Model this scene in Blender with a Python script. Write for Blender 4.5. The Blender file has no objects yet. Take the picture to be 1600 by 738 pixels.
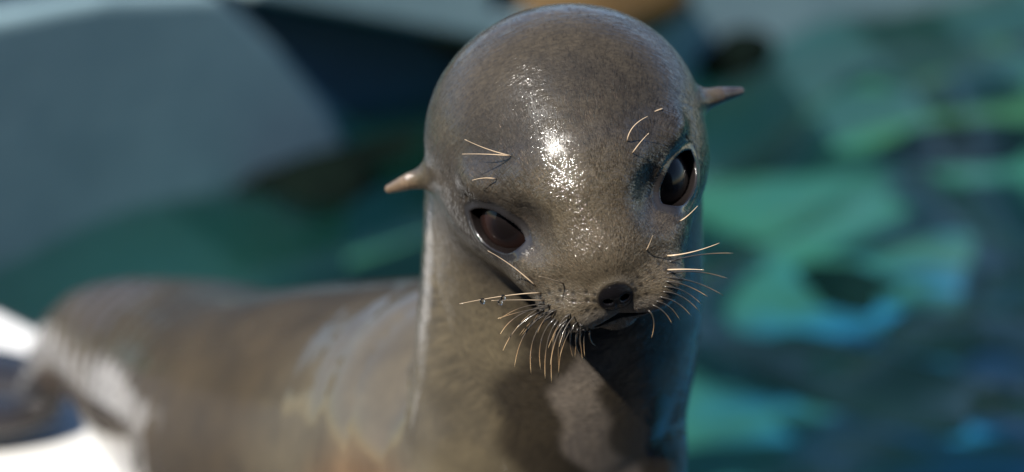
import bpy, math, random
import numpy as np
from mathutils import Vector, Matrix

random.seed(7); np.random.seed(7)
scene = bpy.context.scene
C = scene.collection
rad = math.radians

# ------------------------------------------------------------------ camera
PITCH = rad(20.0)
KPX = 0.386e-3 / 1.3                    # tangent per photograph pixel (1600 wide)
HEAD = np.array([0.0, 0.0, 0.55])       # centre of the cranium
RGT = np.array([1.0, 0, 0])
UPV = np.array([0, math.sin(PITCH), math.cos(PITCH)])
FWD = np.array([0, math.cos(PITCH), -math.sin(PITCH)])
CAM = HEAD - 1.3*FWD - RGT*(85*KPX*1.3) - UPV*(149*KPX*1.3)

cd = bpy.data.cameras.new("camera"); cam = bpy.data.objects.new("camera", cd); C.objects.link(cam)
cam.location = CAM
cam.rotation_euler = (math.pi/2 - PITCH, 0, 0)
cd.sensor_width = 36.0
cd.lens = 18.0/(800*KPX)
cd.clip_start = 0.02; cd.clip_end = 500
cd.dof.use_dof = True
cd.dof.focus_distance = 1.213
cd.dof.aperture_fstop = 2.9
scene.camera = cam

def at(px, py, depth):
    """point at a pixel of the photograph, depth metres along the view axis"""
    return CAM + depth*(FWD + RGT*((px-800)*KPX) - UPV*((py-369)*KPX))
def at_z(px, py, z):
    d = FWD + RGT*((px-800)*KPX) - UPV*((py-369)*KPX)
    return CAM + d*((z-CAM[2])/d[2])

# ------------------------------------------------------------------ light
SUN_DIR = np.array([-0.41, -0.53, 0.69]); SUN_DIR /= np.linalg.norm(SUN_DIR)
sun_el = math.asin(SUN_DIR[2]); sun_az = math.atan2(SUN_DIR[0], SUN_DIR[1])
w = bpy.data.worlds.new("World"); scene.world = w; w.use_nodes = True
nt = w.node_tree; nt.nodes.clear()
sky = nt.nodes.new('ShaderNodeTexSky'); sky.sky_type = 'NISHITA'; sky.sun_disc = False
sky.sun_elevation = sun_el; sky.sun_rotation = sun_az
sky.air_density = 1.0; sky.dust_density = 0.0; sky.ozone_density = 4.0
bg = nt.nodes.new('ShaderNodeBackground'); bg.inputs['Strength'].default_value = 0.08
wo = nt.nodes.new('ShaderNodeOutputWorld')
nt.links.new(sky.outputs[0], bg.inputs[0]); nt.links.new(bg.outputs[0], wo.inputs[0])
sd = bpy.data.lights.new("sun", 'SUN'); sun = bpy.data.objects.new("sun", sd); C.objects.link(sun)
sd.energy = 5.0; sd.angle = rad(0.53); sd.color = (1.0, 0.95, 0.87)
sun.rotation_euler = Vector(SUN_DIR).to_track_quat('Z', 'Y').to_euler()
scene.view_settings.view_transform = 'Standard'; scene.view_settings.look = 'None'
scene.view_settings.exposure = 0.85; scene.view_settings.gamma = 1.0
scene.render.engine = 'CYCLES'
scene.cycles.caustics_reflective = False; scene.cycles.caustics_refractive = False
scene.cycles.sample_clamp_indirect = 6.0

# ------------------------------------------------------------------ helpers
def tag(o, label=None, cat=None, group=None, kind=None):
    if label: o['label'] = label
    if cat: o['category'] = cat
    if group: o['group'] = group
    if kind: o['kind'] = kind
    return o
def mesh_obj(name, verts, faces, mat, parent=None, smooth=False):
    me = bpy.data.meshes.new(name)
    me.from_pydata([tuple(map(float, v)) for v in verts], [], [tuple(map(int, f)) for f in faces]); me.update()
    if mat: me.materials.append(mat)
    if smooth: me.polygons.foreach_set('use_smooth', np.ones(len(me.polygons), bool))
    o = bpy.data.objects.new(name, me); C.objects.link(o)
    if parent: o.parent = parent
    return o

class NT:
    def __init__(s, name):
        s.m = bpy.data.materials.new(name); s.m.use_nodes = True
        s.t = s.m.node_tree; s.t.nodes.clear()
        s.out = s.n('ShaderNodeOutputMaterial')
    def n(s, ty, **kw):
        nd = s.t.nodes.new(ty)
        for k, v in kw.items(): setattr(nd, k, v)
        return nd
    def l(s, a, b): s.t.links.new(a, b)
    def val(s, nd, **kw):
        for k, v in kw.items(): nd.inputs[k.replace('_', ' ')].default_value = v
        return nd
    def noise(s, vec=None, scale=5, detail=4, rough=.55, w=None, dims='3D'):
        nd = s.n('ShaderNodeTexNoise', noise_dimensions=dims)
        nd.inputs['Scale'].default_value = scale; nd.inputs['Detail'].default_value = detail
        nd.inputs['Roughness'].default_value = rough
        if vec is not None: s.l(vec, nd.inputs['Vector'])
        if w is not None: s.l(w, nd.inputs['W'])
        return nd
    def ramp(s, fac, stops):
        nd = s.n('ShaderNodeValToRGB'); e = nd.color_ramp.elements
        while len(e) < len(stops): e.new(.5)
        for i, (p, c) in enumerate(stops): e[i].position = p; e[i].color = c if len(c) == 4 else (*c, 1)
        s.l(fac, nd.inputs[0]); return nd.outputs[0]
    def mix(s, fac, a, b, mode='MIX'):
        nd = s.n('ShaderNodeMix', data_type='RGBA', blend_type=mode)
        if isinstance(fac, (int, float)): nd.inputs[0].default_value = fac
        else: s.l(fac, nd.inputs[0])
        for sock, v in ((nd.inputs[6], a), (nd.inputs[7], b)):
            if isinstance(v, tuple): sock.default_value = v if len(v) == 4 else (*v, 1)
            else: s.l(v, sock)
        return nd.outputs[2]
    def math(s, op, a, b=None, c=None):
        nd = s.n('ShaderNodeMath', operation=op)
        for i, v in enumerate((a, b, c)):
            if v is None: continue
            if isinstance(v, (int, float)): nd.inputs[i].default_value = v
            else: s.l(v, nd.inputs[i])
        return nd.outputs[0]
    def bump(s, h, strength=.3, dist=.001, normal=None):
        nd = s.n('ShaderNodeBump'); nd.inputs['Strength'].default_value = strength
        nd.inputs['Distance'].default_value = dist; s.l(h, nd.inputs['Height'])
        if normal is not None: s.l(normal, nd.inputs['Normal'])
        return nd.outputs[0]
    def geo(s): return s.n('ShaderNodeNewGeometry').outputs['Position']
    def attr(s, name): return s.n('ShaderNodeAttribute', attribute_name=name)
    def bsdf(s, **kw):
        b = s.n('ShaderNodeBsdfPrincipled')
        for k, v in kw.items():
            k = k.replace('_', ' ')
            if isinstance(v, (int, float, tuple)):
                b.inputs[k].default_value = (*v, 1) if isinstance(v, tuple) and len(v) == 3 else v
            else: s.l(v, b.inputs[k])
        s.l(b.outputs[0], s.out.inputs['Surface']); return b

def mat_rock(name, c1, c2, scale=6, rough=.7, bump=.004, spec=.4):
    m = NT(name); p = m.geo()
    n1 = m.noise(p, scale, 8, .62); n2 = m.noise(p, scale*7, 6, .7)
    f = m.math('MULTIPLY_ADD', n2.outputs[0], .4, m.math('MULTIPLY', n1.outputs[0], .7))
    col = m.ramp(f, [(.35, c1), (.72, c2)])
    m.bsdf(Base_Color=col, Roughness=rough, Specular_IOR_Level=spec, Normal=m.bump(f, .6, bump))
    return m.m

# ------------------------------------------------------------------ sea lion surface (signed distance, millimetres, head frame)
def nrm(v): v = np.asarray(v, float); return v/np.linalg.norm(v)
SNOUT_DOWN = rad(30); ROLL = rad(15.5)
BACK = -FWD
R1 = math.cos(ROLL)*RGT + math.sin(ROLL)*UPV
U1 = -math.sin(ROLL)*RGT + math.cos(ROLL)*UPV
HX = -R1                                         # + is the left of the picture
HY = math.cos(SNOUT_DOWN)*BACK - math.sin(SNOUT_DOWN)*U1
HZ = math.sin(SNOUT_DOWN)*BACK + math.cos(SNOUT_DOWN)*U1
HR = np.stack([HX, HY, HZ], 1)                   # local -> world
def l2w(P): return (np.asarray(P)*.001) @ HR.T + HEAD
def w2l(W): return ((np.asarray(W)-HEAD) @ HR)*1000

f32 = np.float32
def smin(a, b, k):
    h = np.clip(.5 + .5*(b-a)/k, 0, 1); return b*(1-h) + a*h - k*h*(1-h)
def smax(a, b, k): return -smin(-a, -b, k)
def ell(x, y, z, c, r):
    px, py, pz = (x-c[0]), (y-c[1]), (z-c[2])
    k0 = np.sqrt((px/r[0])**2 + (py/r[1])**2 + (pz/r[2])**2)
    k1 = np.sqrt((px/r[0]**2)**2 + (py/r[1]**2)**2 + (pz/r[2]**2)**2) + 1e-9
    return k0*(k0-1)/k1
def ellr(x, y, z, c, r, M):
    """ellipsoid whose axes are the rows of M"""
    px, py, pz = x-c[0], y-c[1], z-c[2]
    a = [px*M[i][0] + py*M[i][1] + pz*M[i][2] for i in range(3)]
    return ell(*a, (0, 0, 0), r)
def cone(x, y, z, a, b, ra, rb):
    a = np.asarray(a, float); b = np.asarray(b, float); ab = b-a; L = float(ab @ ab)
    px, py, pz = x-a[0], y-a[1], z-a[2]
    t = np.clip((px*ab[0] + py*ab[1] + pz*ab[2])/L, 0, 1)
    return np.sqrt((px-t*ab[0])**2 + (py-t*ab[1])**2 + (pz-t*ab[2])**2) - (ra + (rb-ra)*t)

EYE_C = np.array([39.0, 48.2, -13.9]); EYE_R = 24.0
EYE_N = nrm((.58, .76, .30))
_t = np.array([-.80, .62, -.30]); EYE_T = nrm(_t - EYE_N*(_t @ EYE_N)); EYE_B = np.cross(EYE_N, EYE_T)
if EYE_B[2] < 0: EYE_B = -EYE_B
NOSE = np.array([0, 129.0, -36.0])

W = lambda *p: w2l(np.array(p, float))
SPINE = np.array([  # x, y, z in world metres, radius
    (.000, .055, .500, .088), (-.002, .080, .40, .094), (-.018, .115, .30, .097), (-.060, .18, .258, .126), (-.15, .32, .196, .130),
    (-.245, .47, .137, .124), (-.332, .64, .098, .107), (-.450, .775, .092, .058), (-.53, .87, .01, .030)])
def spline(P, n=5):
    out = []
    for i in range(len(P)-1):
        p0, p1, p2, p3 = P[max(i-1, 0)], P[i], P[i+1], P[min(i+2, len(P)-1)]
        for t in np.arange(n)/n: out.append(.5*(2*p1 + (p2-p0)*t + (2*p0-5*p1+4*p2-p3)*t*t + (3*p1-p0-3*p2+p3)*t**3))
    return np.array(out + [P[-1]])
SP = spline(SPINE)
BODY = [(w2l(SP[i, :3]), w2l(SP[i+1, :3]), SP[i, 3]*1000, SP[i+1, 3]*1000) for i in range(len(SP)-1)]
LOBES = [(W(-.060, .062, .32), W(-.072, .062, .22), 40, 54, 18), (W(.042, .070, .30), W(.036, .068, .20), 42, 50, 18), (W(-.02, .10, .20), W(-.02, .12, .14), 88, 80, 40)]
LIMBS = [  # flippers
    (W(-.105, .125, .24), W(-.155, .05, .05), 50, 42, 22), (W(-.155, .05, .05), W(-.20, -.03, -.01), 40, 28, 25),
    (W(.025, .10, .19), W(.070, .05, .04), 48, 40, 25), (W(.070, .05, .04), W(.11, -.02, -.01), 38, 28, 25),
]
def fl(c, ax, r):
    a = nrm(ax); b = nrm(np.cross((0, 0, 1), a)); M = np.stack([a @ HR, b @ HR, np.array([0, 0, 1.]) @ HR])
    return (W(*c), r, M)
FLIPS = [fl((-.23, -.09, -.03), (-.45, -1, 0), (105, 48, 15)), fl((.13, -.08, -.03), (.35, -1, 0), (105, 48, 15)),
         fl((-.62, .83, -.018), (-1, -.15, 0), (110, 46, 18)), fl((-.60, .95, -.018), (-.8, .5, 0), (100, 46, 18))]

def sdf(P):
    x, y, z = P[:, 0], P[:, 1], P[:, 2]; ax = np.abs(x)
    d = ell(ax, y, z, (0, -10, 1), (85, 84, 75.5))
    d = smin(d, cone(x, y, z, (0, 54, 0), (0, 98, -40), 43, 25), 30)
    d = smin(d, ell(ax, y, z, (0, 70, 3), (38, 31, 25)), 28)             # lower forehead
    d = smin(d, ell(ax, y, z, (27, 70, -31), (27, 38, 27)), 22)          # side of the muzzle
    d = smin(d, ell(ax, y, z, (0, 88, -19), (27, 32, 19)), 18)            # bridge of the muzzle
    d = smin(d, ell(ax, y, z, (37, 22, -22), (37, 44, 31)), 24)          # cheek
    d = smin(d, cone(x, y, z, (0, 30, -46), (0, 95, -62), 28, 14), 12)   # lower jaw
    d = smin(d, ell(ax, y, z, (20, 103, -46), (23, 21, 18)), 8)          # whisker pad
    d = smin(d, ell(ax, y, z, (46, 46, 16), (21, 22, 13)), 9)            # brow
    # body
    b = None
    for a_, b_, ra, rb in BODY:
        c = cone(x, y, z, a_, b_, ra, rb); b = c if b is None else np.minimum(b, c)
    for a_, b_, ra, rb, k in LOBES: b = smin(b, cone(x, y, z, a_, b_, ra, rb), k)
    for a_, b_, ra, rb, k in LIMBS: b = smin(b, cone(x, y, z, a_, b_, ra, rb), k)
    for c_, r_, M in FLIPS: b = smin(b, ellr(x, y, z, c_, r_, M), 14)
    d = smin(d, b, 20)
    # face details, only near the head
    near = np.where((np.abs(x) < 150) & (y > -90) & (np.abs(z) < 130))[0]
    if len(near):
        q = d[near]; x, y, z, ax = x[near], y[near], z[near], ax[near]
        q = smax(q, -ell(ax, y, z, (40.0, 101.5, 2), (11, 21, 14)), 14)      # hollow in front of the inner eye corner
        # lids: a shell round the eyeball, opened by an almond
        ex, ey, ez = ax-EYE_C[0], y-EYE_C[1], z-EYE_C[2]
        er = np.sqrt(ex*ex + ey*ey + ez*ez)
        u = ex*EYE_T[0] + ey*EYE_T[1] + ez*EYE_T[2]
        v = ex*EYE_B[0] + ey*EYE_B[1] + ez*EYE_B[2]
        n = ex*EYE_N[0] + ey*EYE_N[1] + ez*EYE_N[2]
        q = smin(q, er-(EYE_R+1.5), 7)
        fold = np.sqrt((np.sqrt((u/1.15)**2 + ((v-1)/1.05)**2)-22.5)**2 + np.maximum(np.abs(n-16)-6, 0)**2)-1.1
        q = smax(q, -(fold + np.maximum(0, 11-v)*.45), 3)
        alm = np.maximum(np.sqrt(u*u + (v+19.6)**2)-29.4, np.sqrt(u*u + (v-9.6)**2)-23.6)
        ring = np.sqrt((alm-2.2)**2 + (er-(EYE_R+3.0))**2)-(2.9 + .5*np.clip(v/8, -1, 1))
        q = np.where(n > 0, smin(q, ring, 2.2), q)
        alm = np.maximum(alm, -n)
        q = smax(q, -alm, 1.2)
        q = smax(q, -(er-(EYE_R-.3)), .6)
        # nose pad and nostrils
        q = smin(q, ell(ax, y, z, (0, 119.5, -37), (10, 9.0, 8.5)), 6)
        q = smax(q, -ell(ax, y, z, (4.8, 128.5, -39), (2.8, 6, 2.3)), 2)
        q = smax(q, -ell(ax, y, z, (0, 129, -43), (.9, 2.5, 6)), 2)
        # mouth groove and lip cleft
        for a_, b_ in (((0, 117, -54), (14, 115, -56)), ((14, 115, -56), (30, 103, -63)), ((30, 103, -63), (41, 72, -74))):
            q = smax(q, -cone(ax, y, z, a_, b_, 1.3, 1.6), 4)
        q = smax(q, -cone(x, y, z, (0, 126, -46), (0, 121, -55), 1.0, 1.0), 2.5)
        # ears
        ear = np.minimum(cone(ax, y, z, (78, -11, -4), (98, -17, -7), 8.0, 5.4), cone(ax, y, z, (98, -17, -7), (112, -24, -12), 5.4, 2.8))
        q = smin(q, ear, 10)
        q = smax(q, -cone(ax, y, z, (93, -9, -11), (109, -18, -15), 1.8, 1.5), 1.5)
        d[near] = q
    return d

def axis(lo, f0, f1, hi, fine, coarse):
    """grid line positions: fine between f0 and f1, growing outside"""
    mid = list(np.arange(f0, f1, fine)); out = []; p, s = mid[-1], fine
    while p < hi: s = min(coarse, s*1.12); p += s; out.append(p)
    low = []; p, s = f0, fine
    while p > lo: s = min(coarse, s*1.12); p -= s; low.append(p)
    return np.array(low[::-1] + mid + out)

def build_body():
    ends = np.array([p for s in BODY for p in s[:2]] + [p for s in LIMBS for p in s[:2]] + [f[0] for f in FLIPS])
    lo = np.minimum(ends.min(0)-190, -140); hi = np.maximum(ends.max(0)+190, 160)
    B = 6; FINE = 1.25
    A = []
    for i, (a, b) in enumerate(((-118, 118), (-40, 142), (-85, 84))):
        g = axis(lo[i], a, b, hi[i], FINE, 9.0); n = -len(g) % B
        A.append(np.concatenate([g, g[-1] + 9.0*np.arange(1, n+1)]))
    nb = [len(g)//B for g in A]
    G = [g.reshape(-1, B) for g in A]
    cx = [g.mean(1) for g in G]; hw = [(g[:, -1]-g[:, 0])*.6 + 5 for g in G]
    X, Y, Z = np.meshgrid(*cx, indexing='ij'); P = np.stack([X.ravel(), Y.ravel(), Z.ravel()], 1)
    HW = np.meshgrid(*hw, indexing='ij'); diag = np.sqrt(sum(h.ravel()**2 for h in HW))
    dc = np.empty(len(P))
    for s in range(0, len(P), 400000): dc[s:s+400000] = sdf(P[s:s+400000])
    D = np.repeat(np.sign(dc).astype(f32)[:, None], B**3, 1)
    act = np.where(np.abs(dc) < diag*1.25 + 4)[0]
    I, J, K = np.unravel_index(act, nb)
    for s in range(0, len(act), 2000):
        i, j, k = I[s:s+2000], J[s:s+2000], K[s:s+2000]
        gx = np.broadcast_to(G[0][i][:, :, None, None], (len(i), B, B, B))
        gy = np.broadcast_to(G[1][j][:, None, :, None], (len(i), B, B, B))
        gz = np.broadcast_to(G[2][k][:, None, None, :], (len(i), B, B, B))
        q = np.stack([gx.ravel(), gy.ravel(), gz.ravel()], 1)
        D[act[s:s+2000]] = sdf(q).reshape(len(i), -1)
    D = D.reshape(nb[0], nb[1], nb[2], B, B, B).transpose(0, 3, 1, 4, 2, 5).reshape(len(A[0]), len(A[1]), len(A[2]))
    ins = D < 0
    cnt = np.zeros(tuple(n-1 for n in ins.shape), np.uint8)
    for a in (0, 1):
        for b in (0, 1):
            for c in (0, 1):
                cnt += ins[a:ins.shape[0]-1+a, b:ins.shape[1]-1+b, c:ins.shape[2]-1+c]
    ci, cj, ck = np.where((cnt > 0) & (cnt < 8))
    idx = np.full(cnt.shape, -1, np.int32); idx[ci, cj, ck] = np.arange(len(ci))
    acc = np.zeros((len(ci), 3)); num = np.zeros(len(ci))
    corners = [(a, b, c) for a in (0, 1) for b in (0, 1) for c in (0, 1)]
    for p in corners:
        for ax_ in range(3):
            if p[ax_]: continue
            q = list(p); q[ax_] = 1
            d0 = D[ci+p[0], cj+p[1], ck+p[2]]; d1 = D[ci+q[0], cj+q[1], ck+q[2]]
            m = (d0 < 0) != (d1 < 0)
            t = np.where(m, d0/np.where(m, d0-d1, 1), 0)
            p0 = np.stack([A[0][ci+p[0]], A[1][cj+p[1]], A[2][ck+p[2]]], 1)
            p1 = np.stack([A[0][ci+q[0]], A[1][cj+q[1]], A[2][ck+q[2]]], 1)
            acc += np.where(m[:, None], p0 + (p1-p0)*t[:, None], 0); num += m
    V = acc/num[:, None]
    quads = []
    for ax_ in range(3):
        o = [(1, 2), (2, 0), (0, 1)][ax_]
        sl0 = [slice(1, -1)]*3; sl1 = [slice(1, -1)]*3
        sl0[ax_] = slice(0, -1); sl1[ax_] = slice(1, None)
        a0 = ins[tuple(sl0)]; a1 = ins[tuple(sl1)]
        e = np.stack(np.where(a0 != a1), 1); flip = a0[tuple(e.T)]
        base = e.copy()
        for d_ in range(3):
            if d_ != ax_: base[:, d_] += 1
        def cell(du, dv):
            c = base.copy(); c[:, o[0]] -= du; c[:, o[1]] -= dv
            return idx[c[:, 0], c[:, 1], c[:, 2]]
        q = np.stack([cell(1, 1), cell(0, 1), cell(0, 0), cell(1, 0)], 1)
        q[~flip] = q[~flip][:, ::-1]
        quads.append(q)
    Q = np.concatenate(quads); Q = Q[(Q >= 0).all(1)]
    def grad(V, e=.35):
        g = np.empty_like(V)
        for i in range(3):
            o = np.zeros(3); o[i] = e; g[:, i] = (sdf(V+o)-sdf(V-o))/(2*e)
        return g
    for _ in range(2):
        g = grad(V); d = sdf(V); st = d/np.maximum((g*g).sum(1), .2)
        V = V - g*np.clip(st, -.8, .8)[:, None]
    g = grad(V, .5); N = g/np.maximum(np.linalg.norm(g, axis=1), 1e-6)[:, None]
    return V, Q, N

def sstep(a, b, x):
    t = np.clip((x-a)/(b-a), 0, 1); return t*t*(3-2*t)

# ------------------------------------------------------------------ materials of the sea lion
def mat_fur():
    m = NT("wet_fur")
    col = m.attr('fur_color').outputs['Color']
    dirv = m.attr('fur_dir').outputs['Vector']; s = m.attr('fur_len').outputs['Fac']
    mk = m.attr('bare').outputs['Fac']
    p = m.geo()
    strand = m.noise(dirv, 46, 3, .65, s, '4D')
    clump = m.noise(dirv, 13, 4, .6, s, '4D')
    blotch = m.noise(p, 22, 4, .6)
    grain = m.noise(p, 900, 3, .6)
    c = m.mix(1, col, m.ramp(blotch.outputs[0], [(.3, (.72, .72, .74)), (.7, (1.22, 1.2, 1.14))]), 'MULTIPLY')
    c = m.mix(m.math('MULTIPLY', m.math('SUBTRACT', 1, mk), .8), c, m.mix(1, c, m.ramp(strand.outputs[0], [(.3, (.55, .55, .56)), (.68, (1.6, 1.55, 1.45))]), 'MULTIPLY'))
    ripple = m.noise(dirv, 20, 2, .5, m.math('MULTIPLY', s, 2.2), '4D')
    h = m.math('ADD', m.math('MULTIPLY', strand.outputs[0], .5), m.math('MULTIPLY', clump.outputs[0], .8))
    h = m.math('ADD', h, m.math('MULTIPLY', grain.outputs[0], .3))
    h = m.math('MULTIPLY', h, m.math('SUBTRACT', 1, m.math('MULTIPLY', mk, .85)))
    b1 = m.bump(h, .7, .0016)
    b2 = m.bump(m.math('ADD', m.math('MULTIPLY', h, .32), m.math('MULTIPLY', m.math('MULTIPLY', ripple.outputs[0], 1.3), m.math('SUBTRACT', 1, m.math('MULTIPLY', mk, .8)))), .48, .0018)
    wetf = m.attr('wet').outputs['Fac']
    wet = m.ramp(m.noise(p, 38, 4, .6).outputs[0], [(.35, (.03, .03, .03)), (.65, (.12, .12, .12))])
    m.bsdf(Base_Color=c, Roughness=.5, Specular_IOR_Level=m.math('MULTIPLY', m.math('SUBTRACT', 1, m.attr('pad').outputs['Fac']), .14), Normal=b1,
           Coat_Weight=wetf, Coat_Roughness=wet, Coat_IOR=1.55, Coat_Normal=b2)
    return m.m
FUR = mat_fur()
m = NT("eye_gloss")
r = m.attr('iris').outputs['Fac']
m.bsdf(Base_Color=m.ramp(r, [(0, (.004, .003, .003)), (.35, (.006, .004, .004)), (.6, (.018, .008, .006)), (.85, (.013, .006, .005)), (1, (.012, .008, .008))]),
       Roughness=.5, Specular_IOR_Level=.08, Coat_Weight=1.0, Coat_Roughness=.02, Coat_IOR=1.33)
EYE = m.m
m = NT("whisker_horn")
t = m.attr('along').outputs['Fac']
m.bsdf(Base_Color=m.ramp(t, [(0, (.05, .045, .04)), (.55, (.07, .055, .04)), (.82, (.30, .19, .10)), (1, (.5, .36, .2))]), Roughness=.25, Coat_Weight=.6, Coat_Roughness=.08)
WHISK = m.m
m = NT("pale_whisker_horn")
m.bsdf(Base_Color=(.55, .42, .29), Roughness=.3, Coat_Weight=.5, Coat_Roughness=.1)
PALE = m.m
m = NT("droplet_water")
m.bsdf(Base_Color=(1, 1, 1), Roughness=0.0, IOR=1.33, Transmission_Weight=1.0)
DROP = m.m

V, Q, N = build_body()
print("body verts", len(V), "quads", len(Q))
ax = np.abs(V[:, 0])
Wd = l2w(V)
# fur colours: dark grey-brown crown, paler muzzle, tawny flank, black nose, eye rims and lips
col = np.tile(np.array([.026, .0235, .0215]), (len(V), 1))
def blend(mask, c):
    global col
    col = col*(1-mask[:, None]) + np.array(c)*mask[:, None]
onbody = sstep(60, 140, np.linalg.norm(V-np.array([0, 10, -10]), axis=1))
blend(onbody, (.050, .036, .020))
chest = sstep(70, 120, np.linalg.norm(V-np.array([0, 10, -10]), axis=1))*(1-sstep(.14, .26, Wd[:, 1]))*sstep(.1, .2, Wd[:, 2])
blend(chest, (.085, .071, .048))
tawny = 1-sstep(.05, .10, np.linalg.norm((Wd-np.array([-.14, .05, .17]))*np.array([1, .7, .6]), axis=1))
blend(tawny*.8, (.17, .085, .035))
blend((1-sstep(.0, .09, Wd[:, 2]))*sstep(.35, .5, Wd[:, 1]), (.11, .06, .022))
muz = 1-sstep(28, 70, np.linalg.norm((V-np.array([0, 105, -42]))*np.array([1, .8, 1]), axis=1))
blend(muz*.5, (.052, .041, .032))
e0 = np.stack([ax, V[:, 1], V[:, 2]], 1)-EYE_C
eu, ev, en = e0 @ EYE_T, e0 @ EYE_B, e0 @ EYE_N
rr = np.sqrt((eu/1.25)**2 + (ev/1.0)**2)
almv = np.maximum(np.sqrt(eu*eu + (ev+19.6)**2)-29.4, np.sqrt(eu*eu + (ev-9.6)**2)-23.6)
rim = (1-sstep(1.0, 2.6, almv))*(en > -4)
lid = (1-sstep(4.5, 6.5, almv))*(en > -4)
blend((1-sstep(19, 29, rr))*(en > -8)*.45, (.020, .016, .013))
blend(lid*.85, (.014, .013, .014)); blend(rim, (.010, .008, .008))
dots = np.zeros(len(V))
rsd = np.random.RandomState(8)
padm = np.where((V[:, 1] > 78) & (ax > 6) & (V[:, 2] < -26) & (V[:, 2] > -66))[0]
for r_ in range(5):
    for c_ in range(7):
        p_ = np.array([10 + c_*4.6 + r_*1.2, 121 - c_*4.2 - r_*.5, -33 - r_*5.0 - c_*1.0]) + rsd.normal(size=3)*.5
        q_ = np.stack([ax[padm], V[padm, 1], V[padm, 2]], 1)
        k_ = q_[np.argmin(((q_-p_)**2).sum(1))]
        dots[padm] = np.maximum(dots[padm], 1-sstep(.7, 1.9, np.linalg.norm(q_-k_, axis=1)))
blend(dots*.85, (.008, .007, .006))
nose = 1-sstep(.92, 1.12, np.sqrt((V[:, 0]/10.5)**2 + ((V[:, 1]-126)/9)**2 + ((V[:, 2]+38)/9.5)**2))
blend(nose, (.005, .0045, .005))
lip = (1-sstep(2.0, 4.5, np.abs(V[:, 2]+53.5+.28*ax)))*sstep(80, 105, V[:, 1])
blend(lip*.8, (.03, .026, .026))
jaw = sstep(57, 61, -V[:, 2]-.28*ax)*sstep(75, 95, V[:, 1])
blend(jaw*.5, (.14, .125, .11))
lipw = (1-sstep(3, 8, np.abs(V[:, 2]+50)))*(1-sstep(18, 28, ax))*sstep(95, 112, V[:, 1])*(1-nose)
blend(lipw*.6, (.19, .17, .15))
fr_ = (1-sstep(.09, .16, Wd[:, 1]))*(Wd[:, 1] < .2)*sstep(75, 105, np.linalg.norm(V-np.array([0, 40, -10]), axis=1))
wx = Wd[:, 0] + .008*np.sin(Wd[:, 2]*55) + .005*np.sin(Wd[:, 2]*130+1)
chest_shade = sstep(-.045, -.028, wx)*(1-sstep(.060, .075, wx))*(1-sstep(.43, .47, Wd[:, 2]))*fr_
blend(chest_shade*.85, (.018, .014, .010))  # shadow of the head on the chest, put into the fur colour
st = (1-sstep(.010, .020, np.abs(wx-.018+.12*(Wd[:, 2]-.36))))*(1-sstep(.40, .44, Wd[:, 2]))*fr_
blend(st*.8, (.15, .13, .115))  # pale strip: reflection on the wet chest, put into the fur colour
eart = sstep(90, 104, ax)*(np.abs(V[:, 1]+18) < 20)*(np.abs(V[:, 2]+8) < 16)
blend(eart*(V[:, 0] > 0)*.7, (.16, .11, .075)); blend(eart*(V[:, 0] < 0)*.8, (.045, .035, .035))
hind = sstep(.755, .83, Wd[:, 1]-.3*(Wd[:, 0]+.5))
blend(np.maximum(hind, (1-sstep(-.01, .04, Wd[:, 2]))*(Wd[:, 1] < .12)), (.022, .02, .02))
bare = np.clip(rim + nose + lip*.6 + dots*.5 + lid, 0, 1)
skin_bare = bare.copy(); bare = np.maximum(bare, sstep(150, 260, np.linalg.norm(V, axis=1)))

me = bpy.data.meshes.new("sea_lion")
me.vertices.add(len(V)); me.vertices.foreach_set('co', Wd.astype(f32).ravel())
me.loops.add(len(Q)*4); me.loops.foreach_set('vertex_index', Q.ravel().astype(np.int32))
me.polygons.add(len(Q)); me.polygons.foreach_set('loop_start', (np.arange(len(Q))*4).astype(np.int32))
me.update(calc_edges=True); me.validate()
me.polygons.foreach_set('use_smooth', np.ones(len(me.polygons), bool))
me.materials.append(FUR)
NW = N @ HR.T
me.normals_split_custom_set_from_vertices(NW.astype(f32).tolist())
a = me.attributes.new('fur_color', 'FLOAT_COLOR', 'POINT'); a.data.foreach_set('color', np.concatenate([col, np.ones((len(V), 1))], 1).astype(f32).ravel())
dv = V-(NOSE-np.array([0, 4, 0])); ln = np.linalg.norm(dv, axis=1)
a = me.attributes.new('fur_dir', 'FLOAT_VECTOR', 'POINT'); a.data.foreach_set('vector', (dv/np.maximum(ln, 1)[:, None]).astype(f32).ravel())
a = me.attributes.new('fur_len', 'FLOAT', 'POINT'); a.data.foreach_set('value', (np.minimum(ln, 170 + .05*ln)*.016).astype(f32))
pv, pu = .5*V[:, 1]-.866*V[:, 2], V[:, 0]
wet = 1-.85*(1-sstep(-9, 3, pv))*(1-sstep(48, 74, np.sqrt(pu**2 + (pv+8)**2)))
a = me.attributes.new('wet', 'FLOAT', 'POINT'); a.data.foreach_set('value', wet.astype(f32))
a = me.attributes.new('pad', 'FLOAT', 'POINT'); a.data.foreach_set('value', nose.astype(f32))
a = me.attributes.new('bare', 'FLOAT', 'POINT'); a.data.foreach_set('value', bare.astype(f32))
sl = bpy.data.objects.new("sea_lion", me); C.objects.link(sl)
tag(sl, "wet grey-brown sea lion sitting on the deck with its face to the viewer", "sea lion")

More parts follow.
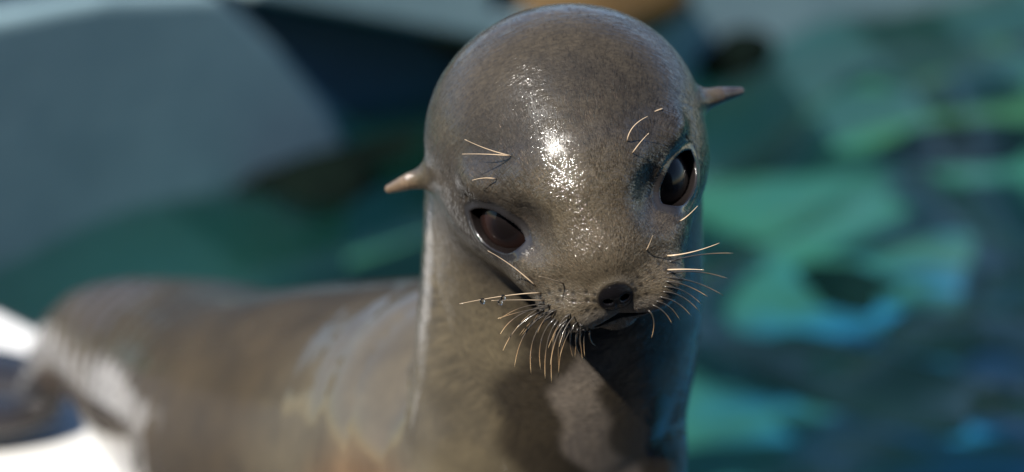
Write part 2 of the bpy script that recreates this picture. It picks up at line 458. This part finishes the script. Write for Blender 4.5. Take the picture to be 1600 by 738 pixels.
# short wet guard hairs on the head, lying back from the nose
def build_fur(n=270000):
    rs = np.random.RandomState(11)
    fc = V[Q].mean(1); cand = np.where(np.linalg.norm(fc-np.array([0, 15, -5]), axis=1) < 135)[0]
    e1 = V[Q[cand, 2]]-V[Q[cand, 0]]; e2 = V[Q[cand, 3]]-V[Q[cand, 1]]
    ar = np.linalg.norm(np.cross(e1, e2), axis=1)*.5; cum = np.cumsum(ar); 
    pick = cand[np.searchsorted(cum, rs.uniform(0, cum[-1], n))]
    q = Q[pick]; u = rs.rand(n, 1); v = rs.rand(n, 1)
    lerp = lambda A: (A[q[:, 0]]*(1-u) + A[q[:, 1]]*u)*(1-v) + (A[q[:, 3]]*(1-u) + A[q[:, 2]]*u)*v
    P = lerp(V); Nn = lerp(N); bare_ = lerp(skin_bare[:, None])[:, 0]; cl = lerp(col)
    dist = np.linalg.norm(P-np.array([0, 15, -5]), axis=1)
    sock = np.linalg.norm(np.stack([np.abs(P[:, 0]), P[:, 1], P[:, 2]], 1)-EYE_C, axis=1)
    keep = (bare_ < .35*rs.rand(n)+.1) & (dist < 100 + 32*rs.rand(n)) & (rs.rand(n) < .10 + .90*sstep(20, 75, P[:, 1])) & (np.abs(P[:, 0]) < 84) & (sock > EYE_R+1.2)
    film = np.zeros(n)
    for k in range(16): film += np.sin(P @ (nrm(rs.normal(size=3))*rs.uniform(.25, 1.1)) + rs.uniform(0, 6))
    keep &= rs.rand(n) < np.where(P[:, 1] < 108, 1-.8*sstep(-.6, 2.2, film), 1)
    P, Nn, cl = P[keep], Nn[keep], cl[keep]; n = len(P)
    away = P-(NOSE-np.array([0, 8, 4]))
    # wet clumps: the lie of the hair wanders
    wob = np.zeros((n, 3))
    for k in range(9):
        f_ = rs.normal(size=3)*rs.uniform(.08, .35); wob += np.sin(P @ f_ + rs.uniform(0, 6))[:, None]*nrm(rs.normal(size=3))
    t = away/np.linalg.norm(away, axis=1)[:, None] + .10*wob + rs.normal(size=(n, 3))*.10
    t -= Nn*(t*Nn).sum(1)[:, None]; t /= np.linalg.norm(t, axis=1)[:, None]+1e-9
    front = sstep(60, 100, P[:, 1])
    L = (4.6 - 1.8*front)*rs.uniform(.6, 1.2, n); lift = rs.uniform(.02, .11, n) + .10*front*rs.rand(n)
    wd = np.cross(Nn, t)*(.17*rs.uniform(.7, 1.3, n))[:, None]
    tip = P + t*(L*np.cos(lift))[:, None] + Nn*(L*np.sin(lift))[:, None]; base = P - Nn*.15
    vs = np.stack([base-wd, base+wd, tip], 1).reshape(-1, 3)
    cn = np.zeros(n)
    for k in range(14): cn += np.sin(P @ (rs.normal(size=3)*rs.uniform(.06, .5)) + rs.uniform(0, 6))
    br = .78*rs.lognormal(0, .5, n)*np.exp(.085*cn)*(1 - .25*(1-sstep(20, 75, P[:, 1]))); warm = rs.uniform(.85, 1.2, n)
    hc = cl*br[:, None]*np.stack([warm, np.ones(n), 1/warm**.6], 1)
    me = bpy.data.meshes.new("fur"); wv = l2w(vs)
    me.vertices.add(3*n); me.vertices.foreach_set('co', wv.astype(f32).ravel())
    me.loops.add(3*n); me.loops.foreach_set('vertex_index', np.arange(3*n, dtype=np.int32))
    me.polygons.add(n); me.polygons.foreach_set('loop_start', (np.arange(n)*3).astype(np.int32)); me.update(calc_edges=True)
    me.attributes.new('fur_color', 'FLOAT_COLOR', 'POINT').data.foreach_set('color', np.repeat(np.concatenate([np.clip(hc, 0, .35), np.ones((n, 1))], 1), 3, 0).astype(f32).ravel())
    m = NT("guard_hair")
    m.bsdf(Base_Color=m.attr('fur_color').outputs['Color'], Roughness=.30, Specular_IOR_Level=.5)
    me.materials.append(m.m)
    o = bpy.data.objects.new("fur", me); C.objects.link(o); o.parent = sl; o['kind'] = 'stuff'
build_fur()

# eyes
def sphere(c, r, nu=48, nv=32):
    vs = [(0, 0, 1)]; fs = []
    for j in range(1, nv):
        th = math.pi*j/nv
        for i in range(nu): vs.append((math.sin(th)*math.cos(2*math.pi*i/nu), math.sin(th)*math.sin(2*math.pi*i/nu), math.cos(th)))
    vs.append((0, 0, -1))
    for i in range(nu):
        k = (i+1) % nu
        fs.append((0, 1+i, 1+k)); fs.append((len(vs)-1, len(vs)-1-nu+k, len(vs)-1-nu+i))
        for j in range(nv-2): fs.append((1+j*nu+i, 1+(j+1)*nu+i, 1+(j+1)*nu+k, 1+j*nu+k))
    return np.array(vs)*r + np.asarray(c), fs
for sx in (1, -1):
    s = np.array([sx, 1, 1]); c = EYE_C*s
    v, f = sphere((0, 0, 0), EYE_R); nrmv = v/EYE_R
    look = nrm((sx*.45, .85, .25))
    dotp = nrmv @ look
    v = v*(1 + .012*np.clip((dotp-.75)/.25, 0, 1)**.8)[:, None]          # cornea bulge
    o = mesh_obj("eye", l2w(v+c), f, EYE, sl, True)
    a = o.data.attributes.new('iris', 'FLOAT', 'POINT'); a.data.foreach_set('value', np.clip(np.arccos(np.clip(dotp, -1, 1))/.95, 0, 1).astype(f32))

# whiskers: roots found on the muzzle surface, free end bent in space
def hit(px, py, d0=1.05, d1=1.6):
    t = d0
    for _ in range(120):
        d = sdf(w2l(at(px, py, t))[None])[0]*.001
        if d < .0003: break
        t += max(d*.8, .0004)
        if t > d1: return None
    return t
def tube(path, r0, r1, n=6):
    P = np.array(path); vs, fs = [], []; L = len(P)
    for i in range(L):
        tg = nrm(P[min(i+1, L-1)]-P[max(i-1, 0)]); s1 = nrm(np.cross(tg, (.3, .2, .9))); s2 = np.cross(tg, s1)
        rr_ = r0 + (r1-r0)*i/(L-1)
        for k in range(n):
            a_ = 2*math.pi*k/n; vs.append(P[i] + rr_*(math.cos(a_)*s1 + math.sin(a_)*s2))
    for i in range(L-1):
        for k in range(n):
            q = (k+1) % n; fs.append((i*n+k, i*n+q, (i+1)*n+q, (i+1)*n+k))
    fs.append(tuple(range(n))[::-1]); fs.append(tuple((L-1)*n+k for k in range(n)))
    return vs, fs
def whisker(p0, p1, p2, dz, mat=None, r=.00062, n=14):
    """pixels of root, bend and tip; dz: how far the tip lies nearer (-) or farther (+) than the root"""
    t = hit(*p0)
    if t is None: return None
    path = []
    for i in range(n):
        u = i/(n-1); b0, b1, b2 = (1-u)**2, 2*u*(1-u), u*u
        x = b0*p0[0] + b1*p1[0] + b2*p2[0]; y = b0*p0[1] + b1*p1[1] + b2*p2[1]
        path.append(at(x, y, t + .001 - .003*min(1, u*8) + dz*u))
    vs, fs = tube(path, r, r*.28)
    o = mesh_obj("whisker", vs, fs, mat or WHISK, sl, True)
    a = o.data.attributes.new('along', 'FLOAT', 'POINT'); a.data.foreach_set('value', np.repeat(np.linspace(0, 1, n), 6).astype(f32))
    return path
LOW = [  # the fan under the left whisker pad
    ((846, 480), (800, 490), (782, 522), -.01), ((850, 486), (806, 500), (786, 548), .0), ((856, 490), (812, 510), (804, 574), .01),
    ((862, 493), (822, 520), (830, 584), .01), ((868, 497), (836, 524), (845, 578), .015), ((872, 500), (848, 530), (852, 592), .012),
    ((878, 503), (858, 532), (862, 598), .015), ((884, 505), (868, 535), (874, 582), .02), ((890, 508), (876, 530), (872, 590), .02),
    ((896, 510), (886, 532), (896, 560), .02), ((904, 512), (892, 545), (914, 562), .02), ((860, 480), (815, 485), (778, 498), -.02),
    ((912, 514), (902, 530), (908, 545), .015), ((921, 515), (920, 535), (930, 540), .015), ((888, 500), (866, 520), (860, 570), .0)]
for w_ in LOW: whisker(*w_)
SIDE = [((846, 458), (800, 458), (718, 475), -.02), ((850, 470), (812, 468), (768, 470), -.03), ((838, 448), (800, 412), (762, 392), -.01), ((880, 443), (862, 436), (842, 432), -.02)]
rw_ = np.random.RandomState(4)
for k in range(14):
    f_ = k/13; rx, ry = 852 + 66*f_ + rw_.normal()*3, 474 + 34*f_ + rw_.normal()*3
    ln_ = rw_.uniform(34, 72); an = rad(168 - 78*f_ + rw_.normal()*8)
    tx, ty = rx + ln_*math.cos(an), ry + ln_*math.sin(an)*.6 + 12
    whisker((rx, ry), ((rx+tx)/2 - 4, (ry+ty)/2 - 8), (tx, ty + 8), rw_.uniform(-.01, .02), r=.0004)
for w_ in SIDE:
    pth = whisker(*w_[:4], mat=PALE, r=.00044)
    if w_[0] in ((846, 458), (850, 470)):
        for k_ in ((7, 10) if w_[0][0] == 846 else (11,)):
            v_, f_ = sphere((0, 0, 0), .0016, 16, 10)
            mesh_obj("water_droplet", v_*np.array([1, 1, 1.15]) + pth[k_] - np.array([0, 0, .0011]), f_, DROP, sl, True)
RIGHT = [((1042, 400), (1080, 398), (1124, 380), .0), ((1044, 410), (1090, 394), (1146, 396), .03), ((1042, 422), (1070, 420), (1100, 422), -.01),
         ((1040, 428), (1090, 418), (1138, 436), .03), ((1038, 440), (1070, 440), (1106, 464), .01), ((1036, 448), (1070, 448), (1096, 476), .02),
         ((1034, 456), (1066, 456), (1092, 486), .02), ((1030, 464), (1060, 468), (1080, 494), .015), ((1024, 470), (1050, 476), (1062, 500), .015),
         ((1018, 476), (1040, 484), (1050, 506), .01), ((1012, 484), (1028, 496), (1018, 528), .01), ((1038, 434), (1085, 434), (1130, 462), .03)]
for i, w_ in enumerate(RIGHT): whisker(*w_, mat=PALE if i in (0, 2) else WHISK, r=.00052)
BROW = [((800, 244), (762, 236), (726, 218), -.004), ((800, 244), (760, 240), (722, 241), -.004), ((776, 280), (756, 276), (738, 282), -.003),
        ((1036, 170), (1026, 172), (1012, 180), -.003), ((988, 240), (998, 224), (1014, 208), -.006), ((980, 222), (982, 196), (1012, 182), -.005),
        ((1010, 392), (1016, 380), (1020, 368), -.01), ((1062, 346), (1074, 340), (1090, 322), -.004)]
for w_ in BROW: whisker(*w_, mat=PALE, r=.00042)

# ------------------------------------------------------------------ deck, pool, walls
DECK_Z, WATER_Z, FLOOR_Z = -.05, -.32, -.62
m = NT("white_deck_concrete"); p = m.geo()
n1 = m.noise(p, 9, 8, .6); n2 = m.noise(p, 160, 4, .6)
m.bsdf(Base_Color=m.ramp(n1.outputs[0], [(.3, (.70, .69, .66)), (.7, (.82, .81, .79))]), Roughness=.5, Normal=m.bump(n2.outputs[0], .4, .002))
DECKM = m.m
def prism(name, poly, z0, z1, mat, parent=None, bevel=.0):
    n = len(poly)
    vs = [(x, y, z0) for x, y in poly] + [(x, y, z1) for x, y in poly]
    fs = [tuple(range(n))[::-1], tuple(range(n, 2*n))] + [(i, (i+1) % n, n+(i+1) % n, n+i) for i in range(n)]
    o = mesh_obj(name, vs, fs, mat, parent)
    if bevel:
        b = o.modifiers.new("bevel", 'BEVEL'); b.width = bevel; b.segments = 3; b.limit_method = 'ANGLE'
    return o
EDGE0 = np.array([-.62, 1.19]); ED = nrm((1, -1.0))
e_a = EDGE0 - ED*4; e_b = EDGE0 + ED*6
m = NT("darkened_concrete"); p = m.geo()
n1 = m.noise(p, 14, 6, .6)
m.bsdf(Base_Color=m.ramp(n1.outputs[0], [(.3, (.030, .030, .029)), (.7, (.06, .057, .052))]), Roughness=.35, Normal=m.bump(n1.outputs[0], .4, .002))  # deck colour made dark to cut the light it bounces back
DARKM = m.m
deck = prism("deck", [tuple(e_a), (-9, e_a[1]), (-9, -9), (e_b[0], -9), tuple(e_b)], -2.0, DECK_Z-.004, DARKM, bevel=.012)
tag(deck, "concrete pool deck darkened to cut bounce light", "deck", kind='structure')
sa = EDGE0 - ED*.55; sb = EDGE0 + ED*.50; inn = np.array([-ED[1], ED[0]])*-1
slab = prism("deck_slab", [tuple(sa+(ED+0)*0+np.array([-.01, -.01])), tuple(sa + np.array([-.30, -.30])), tuple(sb + np.array([-.24, -.24])), tuple(sb + np.array([-.01, -.01]))], DECK_Z-.06, DECK_Z, DECKM, bevel=.01)
tag(slab, "bright white sunlit slab under the rump of the sea lion", "slab")

m = NT("pool_paint_reflections"); p = m.geo()
mp = m.n('ShaderNodeMapping'); mp.inputs['Rotation'].default_value = (0, 0, rad(48)); mp.inputs['Scale'].default_value = (1.0, 2.1, 1); m.l(p, mp.inputs[0])
n1 = m.noise(mp.outputs[0], 7.5, 2, .5); n2 = m.noise(mp.outputs[0], 5.0, 2, .5); n3 = m.noise(p, 1.1, 2, .5)
c = m.ramp(n3.outputs[0], [(.36, (.022, .105, .105)), (.52, (.030, .135, .100)), (.66, (.045, .115, .042))])
sx_ = m.n('ShaderNodeSeparateXYZ'); m.l(p, sx_.inputs[0])
side = m.n('ShaderNodeMapRange'); m.l(m.math('SUBTRACT', sx_.outputs[0], m.math('MULTIPLY', m.math('SUBTRACT', sx_.outputs[1], 1.5), .22)), side.inputs[0]); side.inputs[1].default_value = .1; side.inputs[2].default_value = .5
farm = m.n('ShaderNodeMapRange'); m.l(sx_.outputs[1], farm.inputs[0]); farm.inputs[1].default_value = 3.2; farm.inputs[2].default_value = 2.5
sidem = m.math('MULTIPLY', side.outputs[0], farm.outputs[0])
c = m.mix(m.math('SUBTRACT', 1, sidem), c, m.mix(1, c, (2.0, 1.25, 1.0), 'MULTIPLY'))
blue = m.ramp(n1.outputs[0], [(.42, (0, 0, 0)), (.60, (1, 1, 1))]); dark = m.ramp(n2.outputs[0], [(.34, (1, 1, 1)), (.52, (0, 0, 0))])
c = m.mix(sidem, c, m.mix(1, c, (.6, .62, .85), 'MULTIPLY'))
c = m.mix(m.math('MULTIPLY', blue, sidem), c, (.012, .19, .44)); c = m.mix(m.math('MULTIPLY', dark, sidem), c, (.002, .004, .006))  # sky and dark reflections of the water, coloured into the floor as patches
m.bsdf(Base_Color=c, Roughness=.6)
POOLM = m.m
fl_ = mesh_obj("pool_floor", [(-9, -9, FLOOR_Z), (12, -9, FLOOR_Z), (12, 16, FLOOR_Z), (-9, 16, FLOOR_Z)], [(0, 1, 2, 3)], POOLM)
tag(fl_, "green painted pool floor seen through the water, with reflections coloured in at right", "pool floor", kind='structure')

# water surface with real waves
m = NT("pool_water"); p = m.geo()
fr = m.n('ShaderNodeFresnel'); fr.inputs['IOR'].default_value = 1.33
nz = m.noise(p, 5, 3, .5); bn = m.bump(nz.outputs[0], .35, .03)
m.l(bn, fr.inputs['Normal'])
gl = m.n('ShaderNodeBsdfGlossy'); gl.inputs['Roughness'].default_value = .03; m.l(bn, gl.inputs['Normal'])
tr = m.n('ShaderNodeBsdfTransparent'); tr.inputs['Color'].default_value = (.68, .92, .95, 1)
mx = m.n('ShaderNodeMixShader'); df = m.n('ShaderNodeBsdfDiffuse'); df.inputs['Color'].default_value = (.016, .105, .080, 1)
mm = m.n('ShaderNodeMixShader'); mm.inputs[0].default_value = .08; m.l(tr.outputs[0], mm.inputs[1]); m.l(df.outputs[0], mm.inputs[2])
m.l(fr.outputs[0], mx.inputs[0]); m.l(mm.outputs[0], mx.inputs[1]); m.l(gl.outputs[0], mx.inputs[2])
m.l(mx.outputs[0], m.out.inputs['Surface'])
WATER = m.m
gx = np.linspace(-6, 9, 260); gy = np.linspace(-7, 11, 300)
X, Y = np.meshgrid(gx, gy, indexing='ij'); Zw = np.full_like(X, WATER_Z)
amp = .25 + .75*sstep(-.2, .5, X-.25*(Y-2))*(1-.6*sstep(3.2, 4.6, Y))
rs = np.random.RandomState(3)
for k in range(16):
    th = rad(-40) + rs.normal()*.55; lam = rs.uniform(.3, 1.1); a_ = .032*lam
    Zw += amp*a_*np.sin(2*math.pi/lam*(X*math.sin(th) + Y*math.cos(th)) + rs.uniform(0, 6.28))
nxg, nyg = X.shape
ids = np.arange(nxg*nyg).reshape(nxg, nyg)
q = np.stack([ids[:-1, :-1], ids[1:, :-1], ids[1:, 1:], ids[:-1, 1:]], -1).reshape(-1, 4)
wt = mesh_obj("water", np.stack([X.ravel(), Y.ravel(), Zw.ravel()], 1), q, WATER, None, True)
tag(wt, "rippled teal pool water behind the sea lion", "water", kind='structure')

# far side of the pool
CONC = mat_rock("grey_concrete", (.17, .26, .29), (.27, .38, .41), 2.2, .6, .004)
NAVY = mat_rock("navy_tone", (.012, .05, .10), (.02, .075, .14), 2.0, .45, .002)  # plain dark navy colour for the set-back panel
DARKNAVY = mat_rock('dark_navy_paint', (.004, .010, .018), (.010, .02, .034), 2.0, .6, .002)
ALGA = mat_rock("black_algae", (.006, .010, .008), (.02, .03, .02), 9, .5, .006)
TAN = mat_rock("tan_rock", (.06, .032, .008), (.11, .065, .02), 5, .7, .006)
DARKROCK = mat_rock("dark_rock", (.0015, .003, .003), (.004, .008, .006), 5, .9, .01, .02)
LEAF = mat_rock("dark_hedge", (.008, .018, .008), (.03, .05, .02), 3, .8, .02)

def slab_from(name, pts, depth_dir, mat, bevel=.02):
    """a thick block: a face polygon in the world pushed back along depth_dir"""
    n = len(pts); pts = [np.array(p) for p in pts]; bk = [p + np.array(depth_dir) for p in pts]
    fs = [tuple(range(n)), tuple(range(n, 2*n))[::-1]] + [(i, n+i, n+(i+1) % n, (i+1) % n) for i in range(n)]
    o = mesh_obj(name, pts + bk, fs, mat)
    b = o.modifiers.new("bevel", 'BEVEL'); b.width = bevel; b.segments = 3
    return o
# left ramp wall: foot on the waterline from (0,402) to (545,228) of the photograph
a1 = at_z(545, 228, WATER_Z); a0 = at_z(0, 402, WATER_Z); a0 = a0 - (a1-a0)*.6
dw = (a1-a0)/np.linalg.norm(a1-a0); nrmw = np.array([dw[1], -dw[0], 0])
def on_wall(px, py, org, d):
    """point of the upright plane through org along d that shows at the pixel"""
    n_ = np.array([d[1], -d[0], 0]); ray = FWD + RGT*((px-800)*KPX) - UPV*((py-369)*KPX)
    return CAM + ray*(((org-CAM) @ n_)/(ray @ n_))
low = np.array([0, 0, -.9])
tops = [on_wall(px, py, a1, dw) for px, py in ((512, 165), (440, 75), (345, -14), (170, -8), (-30, 30))]
tl = tops[-1] - dw*1.0; 
rw = slab_from("ramp_wall", [a0+low, a1+low, a1] + tops + [np.array([a0[0], a0[1], tops[-1][2]-.05])], -nrmw*.07, CONC)
tag(rw, "blue-grey concrete wall with a sloping end rising from the water at left", "wall")

# far wall, in line to the right, with a dark blue recess beside the sloping end
b1 = at_z(1450, 0, WATER_Z); dr = (b1-a1)/np.linalg.norm(b1-a1); nr = np.array([dr[1], -dr[0], 0])
FW = lambda px, py: on_wall(px, py, a1, dr)
bb = a1 + (b1-a1)*2.2; H_TOP = FW(385, -22)[2]
at_top = lambda P: np.array([P[0], P[1], H_TOP])
foot = FW(830, 165)
fw = slab_from("far_wall", [foot+low, bb+low, at_top(bb), at_top(FW(985, -20)), FW(985, 24), FW(775, 24), at_top(FW(765, -20)), at_top(FW(395, -20)), FW(395, -4), FW(745, 62), FW(830, 80)], -nr*.4, CONC)
tag(fw, "blue-grey concrete wall along the far side of the pool behind the head", "wall")
rc0 = a1 - nr*.16 - dr*.9; rc1 = foot - nr*.16 + dr*.3
nv = slab_from("recess_panel", [rc0+low, rc1+low, at_top(rc1)-np.array([0, 0, .02]), at_top(rc0)+np.array([0, 0, .15])], -nr*.08, NAVY)
tag(nv, "dark navy panel set back between the sloping wall end and the far wall", "panel")
# tan boulder lying on the far wall
def boulder(name, c, r, mat, seed=0, label=None, cat=None, rough=.16, group=None):
    v, f = sphere((0, 0, 0), 1.0, 40, 26); rs_ = np.random.RandomState(seed)
    d = np.ones(len(v))
    for k in range(14):
        q_ = nrm(rs_.normal(size=3)); d += rough*rs_.uniform(.2, .6)*np.sin((v @ q_)*rs_.uniform(2, 6) + rs_.uniform(0, 6))
    o = mesh_obj(name, v*d[:, None]*np.array(r) + np.array(c), f, mat, None, True)
    return tag(o, label, cat, group)
p = FW(880, 6) - nr*.2
boulder("boulder", p + np.array([0, 0, -.02]), (.40, .16, .16), TAN, 2, "tan brown boulder lying on top of the far wall", "boulder")
# dark growth and stones at the waterline
boulder("waterline_rock", at_z(492, 285, WATER_Z) + np.array([0, 0, .0]), (.10, .10, .045), DARKROCK, 5, "black wet rock at the foot of the sloping wall end", "rock", group="black rocks along the waterline")
boulder("waterline_rock", FW(1130, 92), (.10, .08, .05), DARKROCK, 8, "small black rock at the foot of the far wall beside the right ear", "rock", group="black rocks along the waterline")
o = boulder("waterline_rock", (0, 0, 0), (.34, .07, .045), DARKROCK, 9, "long low black rock along the foot of the navy panel", "rock", group="black rocks along the waterline")
o.location = FW(600, 232) + nr*.05; o.rotation_euler.z = math.atan2(dr[1], dr[0])
# added black shapes under the surface, standing in for dark wave reflections
SUB = [((1320, 448), .10, .07, -.40, "black shape nearest the head among those added for dark reflections"),
       ((1350, 600), .23, .10, -.41, "largest black shape added under the ripples for dark reflections, low at right"),
       ((1465, 525), .10, .06, -.40, "small black shape added for dark reflections, between the largest shape and the right edge"),
       ((1490, 225), .22, .12, -.42, "long dark shape added for dark reflections far right, level with the right eye")]
for i, ((px, py), rx, ry, z, lab) in enumerate(SUB):
    o = boulder("dark_reflection_shape", (0, 0, 0), (rx*.85, ry*.8, .035), DARKROCK, 20+i, lab, "rock", .2, "dark shapes added under the pool water for reflections")
    o.location = at_z(px, py, WATER_Z-.09); o.rotation_euler.z = rad(-42 if i < 3 else 15)
# dark timber boat-house wall beyond the pool
bh = []
far = a1 + np.array([0, 4.5, 0])
f0, f1 = far - np.array([9, 0, 0]), far + np.array([10, 3.0, 0])
bw = slab_from("back_wall", [f0+low, f1+low, f1+np.array([0, 0, 1.8]), f0+np.array([0, 0, 1.8])], (0, .3, 0), DARKNAVY)
tag(bw, "dark navy wall standing beyond the pool, just showing at the top left corner", "wall")

# added dark wall behind the viewer, out of view, to darken fill and reflections
hw = slab_from("reflection_blocker", [np.array(p_) for p_ in ((8, -3.4, DECK_Z-.3), (-11, -3.4, DECK_Z-.3), (-11, -3.4, 4.2), (8, -3.4, 4.2))], (0, -.3, 0), DARKNAVY)
tag(hw, "unseen dark wall added behind the viewer to darken reflections", "wall")
